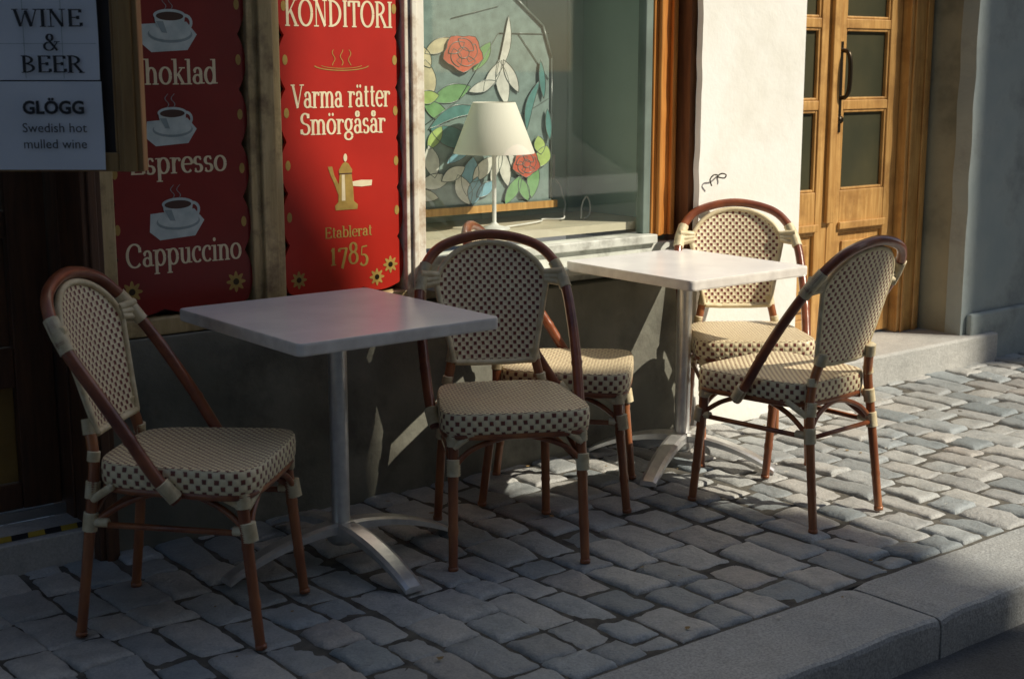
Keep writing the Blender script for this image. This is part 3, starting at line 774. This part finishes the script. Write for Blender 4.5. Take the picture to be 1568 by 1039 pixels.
for s_ in (1,-1):
    ringed(fr, [(s_*.188,.185,.41),(s_*.193,.20,.25),(s_*.198,.225,0)], (.0165,.0135), 0, nodes=(.35,.72))
    ringed(fr, [(s_*.128,lean(.56),.56),(s_*.150,-.215,.46),(s_*.165,-.222,.34),(s_*.180,-.262,0)], (.0155,.0135), 0, nodes=(.45,.78))
    fr.tube([(s_*.198,.225,.012),(s_*.198,.226,0)], .0155, 10); fr.tube([(s_*.18,-.261,.012),(s_*.18,-.262,0)], .0155, 10)
    fr.tube([(s_*.192,.205,.30),(s_*.168,-.225,.30)], .0085, 8)
    fr.tube(catmull([(s_*.192,.20,.305),(s_*.17,.12,.36),(s_*.15,.0,.39),(s_*.15,-.12,.36),(s_*.165,-.215,.305)],6), .0085, 8)
    bind(bd, [(s_*.1915,.2,.330),(s_*.1925,.208,.280)], .0215)
    bind(bd, [(s_*.1655,-.2225,.330),(s_*.168,-.229,.280)], .0205)
    bind(bd, [(s_*.188,.186,.41),(s_*.190,.19,.365)], .021)
    bind(bd, [(s_*.155,-.217,.41),(s_*.162,-.22,.365)], .0205)
    bind(bd, [(s_*.192,.202,.305),(s_*.19,.160,.305)], .013); bind(bd, [(s_*.168,-.22,.305),(s_*.17,-.175,.305)], .013)
    bind(bd, [(s_*.190,.198,.365),(s_*.135,.216,.41)], .0115); bind(bd, [(s_*.192,.196,.365),(s_*.208,.12,.41)], .0115)
    bind(bd, [(s_*.165,-.222,.36),(s_*.195,-.15,.41)], .011)
    bind(bd, [(s_*.223,.028,.392),(s_*.231,-.005,.435)], .0215)
    bind(bd, [(s_*.222,.028,.405),(s_*.185,.02,.405)], .0125)
    bind(bd, [(s_*.2335,-.228,.757),(s_*.224,-.254,.795),(s_*.206,-.281,.834)], .0210)
    for zz, z2 in ((.770,.780),(.790,.790),(.810,.802)):
        bind(bd, [(s_*.228,-.245,zz),(s_*.168,yb(.168,z2)+.004,z2)], .0120)
    bind(bd, [(s_*.126,lean(.565),.565),(s_*.135,lean(.53)-.002,.525)], .0205)
    bind(bd, [(s_*.148,-.214,.487),(s_*.152,-.216,.460)], .0180)
fr.tube(catmull([(-.192,.205,.305),(-.13,.2,.36),(0,.19,.39),(.13,.2,.36),(.192,.205,.305)],6), .0085, 8)
fr.tube(catmull([(-.167,-.225,.305),(-.11,-.21,.36),(0,-.2,.39),(.11,-.21,.36),(.167,-.225,.305)],6), .0085, 8)
fr.tube([(-.168,-.226,.298),(.168,-.226,.298)], .0080, 8)
fr.tube([(-.18,.17,.385),(.15,-.19,.385)], .009, 8); fr.tube([(.18,.17,.387),(-.15,-.19,.387)], .009, 8)
ZC = .765; ZR = .130; WB = .176
def wz(z):
    if z <= ZC: return .128 + (WB-.128)*(z-.53)/(ZC-.53)
    return WB*math.sqrt(max(0, 1-((z-ZC)/ZR)**2))
zs = [.53+(ZC-.53)*i/12 for i in range(13)] + [ZC+ZR*math.sin(math.radians(i*6)) for i in range(1,16)]
ol = [(wz(z), yb(wz(z), z), z) for z in zs]
path = ol + [(-p[0],p[1],p[2]) for p in ol[-2::-1]]
path = path + [(-.06,yb(.06,.527),.525),(.06,yb(.06,.527),.525), ol[0]]
bind(bd, path, .0100)
cell = .0128
cols = 18; vs=[]; uv=[]; fs=[]
for z in zs[:-1]:
    for i in range(cols+1):
        xx = wz(z)*(2*i/cols-1); vs.append((xx, yb(xx,z), z)); uv.append((xx/cell, z/(cell*1.05)))
for j in range(len(zs)-2):
    for i in range(cols):
        q = j*(cols+1)+i; fs.append((q,q+1,q+2+cols,q+1+cols))
wbk.add(vs, fs, 0, uv, True)
wbk.add([(v[0],v[1]-.007,v[2]) for v in vs], fs, 0, uv, True)
# seat
NP = 72; per = []
for k in range(NP):
    th = 2*math.pi*k/NP; c_, s_ = math.cos(th), math.sin(th); e = 2/6.0
    xx = math.copysign(abs(c_)**e, c_); yy = math.copysign(abs(s_)**e, s_)
    y_ = .01 + yy*.212*(1+.03*(1-xx*xx)); x_ = xx*(.209 + .022*yy)
    per.append((x_, y_))
arc = [0]
for k in range(NP): 
    p, q = per[k], per[(k+1)%NP]; arc.append(arc[-1]+math.hypot(q[0]-p[0], q[1]-p[1]))
def ringv(sc, z): return [(p[0]*sc, .01+(p[1]-.01)*sc, z) for p in per]
rows = [(.975,.403),(1.0,.408),(1.008,.420),(1.010,.446),(1.003,.460),(.988,.4665)]
vs=[];uv=[];fs=[]
L=0; prev=None; vv=[]
for sc, z in rows:
    if prev: L += math.hypot((sc-prev[0])*.21, z-prev[1])
    prev=(sc,z); vv.append(L)
for (sc,z),l_ in zip(rows,vv):
    rg = ringv(sc,z); rg.append(rg[0])
    vs += rg; uv += [(arc[k]/.0165, l_/.0165+.2) for k in range(NP+1)]
for j in range(len(rows)-1):
    for k in range(NP): q=j*(NP+1)+k; fs.append((q,q+1,q+NP+2,q+NP+1))
wst.add(vs,fs,0,uv,True)
rows = [(.988,.4665),(.95,.4685),(.8,.4665),(.6,.464),(.4,.4625),(.2,.462),(.01,.462)]
vs=[];uv=[];fs=[]
for sc,z in rows:
    rg=ringv(sc,z); vs+=rg; uv+=[(p[0]/.0110,p[1]/.0110) for p in rg]
for j in range(len(rows)-1):
    for k in range(NP): k2=(k+1)%NP; fs.append((j*NP+k,j*NP+k2,(j+1)*NP+k2,(j+1)*NP+k))
wst.add(vs,fs,0,uv,True)
wst.add(ringv(.97,.404),[tuple(range(NP))[::-1]],1)
fr.tube([(p[0]*.95,p[1]*.95,.398) for p in per+[per[0]]], .0115, 8, cap=False)
me_fr = fr.mesh('rattan_legs',[m_rattan]); me_ho = ho.mesh('rattan_hoop',[m_hoop]); me_bd = bd.mesh('binding',[m_bind])
me_bk = wbk.mesh('woven_back',[m_weave_b]); me_st = wst.mesh('woven_seat',[m_weave_s, m_under])
def chair(x, y, fx, fy):
    e = empty('bistro_chair', (x,y,0), math.atan2(fy,fx)-math.pi/2)
    for nm, me in (('legs',me_fr),('hoop_frame',me_ho),('bindings',me_bd),('woven_back',me_bk),('woven_seat',me_st)):
        o = bpy.data.objects.new(nm, me); scene.collection.objects.link(o); o.parent = e
    return e
chair(1.605,3.355,.690,-.724)
chair(2.612,3.312,-.47,-.88)
chair(3.095,3.60,.7,-.714)
chair(3.99,3.59,-.6,-.8)
chair(3.59,3.05,-.06,1)

# ---------------------------------------------------------------- tables
def table(x, y, hx, hy, rot, L):
    e = empty('cafe_table', (x,y,0))
    t = MB(); pts = []
    for cx, cy, a0 in ((hx-.02,hy-.02,0),(-hx+.02,hy-.02,90),(-hx+.02,-hy+.02,180),(hx-.02,-hy+.02,270)):
        for k in range(7):
            a = math.radians(a0+k*15); pts.append((cx+.02*math.cos(a), cy+.02*math.sin(a)))
    n = len(pts)
    prof = [(.96,.708),(.995,.710),(1.0,.715),(1.0,.738),(.9965,.7435),(.990,.745)]
    vs = []
    for sc, z in prof: vs += [(p[0]*sc, p[1]*sc, z) for p in pts]
    fs = [(j*n+k, j*n+(k+1)%n, (j+1)*n+(k+1)%n, (j+1)*n+k) for j in range(len(prof)-1) for k in range(n)]
    t.add(vs, fs, 1); t.add(vs[-n:], [tuple(range(n))], 0); t.add(vs[:n], [tuple(range(n))[::-1]], 1)
    t.obj('table_top', [m_top, m_topedge], e)
    b = MB()
    b.lathe([(.0275,.09),(.0275,.70)], seg=24)
    b.lathe([(.0,.115),(.036,.115),(.040,.105),(.045,.06),(.030,.045),(0,.045)], seg=24)
    b.box(-.11,.11,-.02,.02,.698,.7075); b.box(-.02,.02,-.11,-.0205,.698,.7075); b.box(-.02,.02,.0205,.11,.698,.7075)
    for q in range(4):
        an = rot+q*math.pi/2; ca, sa = math.cos(an), math.sin(an)
        vs = []; fs = []; K = 14
        for i in range(K+1):
            s_ = i/K; d = .02 + (L-.02)*s_
            zt = .095*(1-s_**1.9)**.95 + .020; th = .030 - .012*s_; w = .034 - .004*s_
            for (aa, bb) in ((-w,zt-th),(w,zt-th),(w,zt-.006),(w*.6,zt),(-w*.6,zt),(-w,zt-.006)):
                vs.append((d*ca-aa*sa, d*sa+aa*ca, max(bb,.001)))
        for i in range(K):
            for k in range(6): fs.append((i*6+k, i*6+(k+1)%6, (i+1)*6+(k+1)%6, (i+1)*6+k))
        fs.append(tuple(K*6+k for k in range(6)))
        b.add(vs, fs, 0, smooth=False)
    b.obj('pedestal', m_alu, e)
table(2.142, 3.515, .33, .355, 0.0, .385)
table(3.69, 3.625, .30, .325, math.atan2(-.44,-.9), .36)

# ---------------------------------------------------------------- opposite side of the street
def facade_windows(mb, x0, x1, y, z0, rows, sp=2.3):
    xx = x0+.8
    while xx < x1-1.3:
        for r_ in range(rows):
            z = z0 + r_*3.1
            mb.box(xx-.08, xx+1.13, y+.001, y+.05, z-.08, z+1.78, 1); mb.box(xx, xx+1.05, y+.051, y+.06, z, z+1.7, 0)
            mb.box(xx+.5, xx+.55, y+.061, y+.08, z, z+1.7, 1); mb.box(xx-.15, xx+1.2, y+.001, y+.12, z-.16, z-.085, 1)
        xx += sp
ob1 = empty('townhouse'); a = MB()
a.extr_z([(-40,-6),(-40,-18),(18.55,-18),(9.55,-6)], -.1, 16.0); a.obj('walls', m_fac, ob1)
a = MB(); a.extr_y([(9.1,9.7),(10.0,9.7),(10.30,10.0),(10.30,10.85),(10.10,11.15),(10.04,12.05),(9.78,12.45),(9.78,15.9),(9.1,15.9)], -6.35, -5.98); a.obj('shadow_edge_blocker', m_fac2, ob1)  # unseen profile added to shape the sun's shadow edge on signs and cobbles
a = MB(); facade_windows(a,-38,9,-6,1.0,5); a.obj('windows', [m_winglass, m_white], ob1)
a = MB(); a.extr_z([(-40.3,-5.8),(-40.3,-18),(18.7,-18),(9.50,-5.8)], 16.001, 16.3); a.obj('cornice', m_roof, ob1)
ob2 = empty('townhouse'); a = MB()
a.extr_z([(13.6,-6),(22.6,-18),(50,-18),(50,-6)], -.1, 14.5); a.obj('walls', m_fac2, ob2)
a = MB(); facade_windows(a,14,50,-6,1.0,4); a.obj('windows', [m_winglass, m_white], ob2)
a = MB(); a.extr_z([(13.75,-5.8),(22.8,-18),(50.2,-18),(50.2,-5.8)], 14.501, 14.8); a.obj('cornice', m_roof, ob2)

# ---------------------------------------------------------------- light
EL = math.radians(42)
Ld = Vector((-.6*math.cos(EL), .8*math.cos(EL), -math.sin(EL)))
sl = bpy.data.lights.new('sun','SUN'); sl.energy = 5.0; sl.angle = math.radians(.6); sl.color = (1,.915,.75)
so_ = bpy.data.objects.new('sun', sl); scene.collection.objects.link(so_); so_.rotation_euler = Ld.to_track_quat('-Z','Y').to_euler(); so_.location = (10,-14,14)
w = bpy.data.worlds.new('World'); scene.world = w; w.use_nodes = True; nt = w.node_tree
sky = N(nt,'ShaderNodeTexSky'); sky.sky_type = 'NISHITA'; sky.sun_disc = False; sky.sun_elevation = EL; sky.sun_rotation = math.atan2(.6,-.8)
bg = nt.nodes['Background']; nt.links.new(sky.outputs[0], bg.inputs[0]); bg.inputs[1].default_value = .10

cam = bpy.data.cameras.new('camera'); cam.lens = 50.05; cam.sensor_width = 36; cam.clip_end = 1000
cam.dof.use_dof = True; cam.dof.focus_distance = 4.7; cam.dof.aperture_fstop = 5.6
co = bpy.data.objects.new('camera', cam); scene.collection.objects.link(co)
co.location = (0,0,1.45); co.rotation_euler = (math.radians(90-10.88), 0, math.radians(-38.5))
scene.camera = co
scene.view_settings.view_transform = 'Standard'; scene.view_settings.look = 'None'; scene.view_settings.exposure = 0
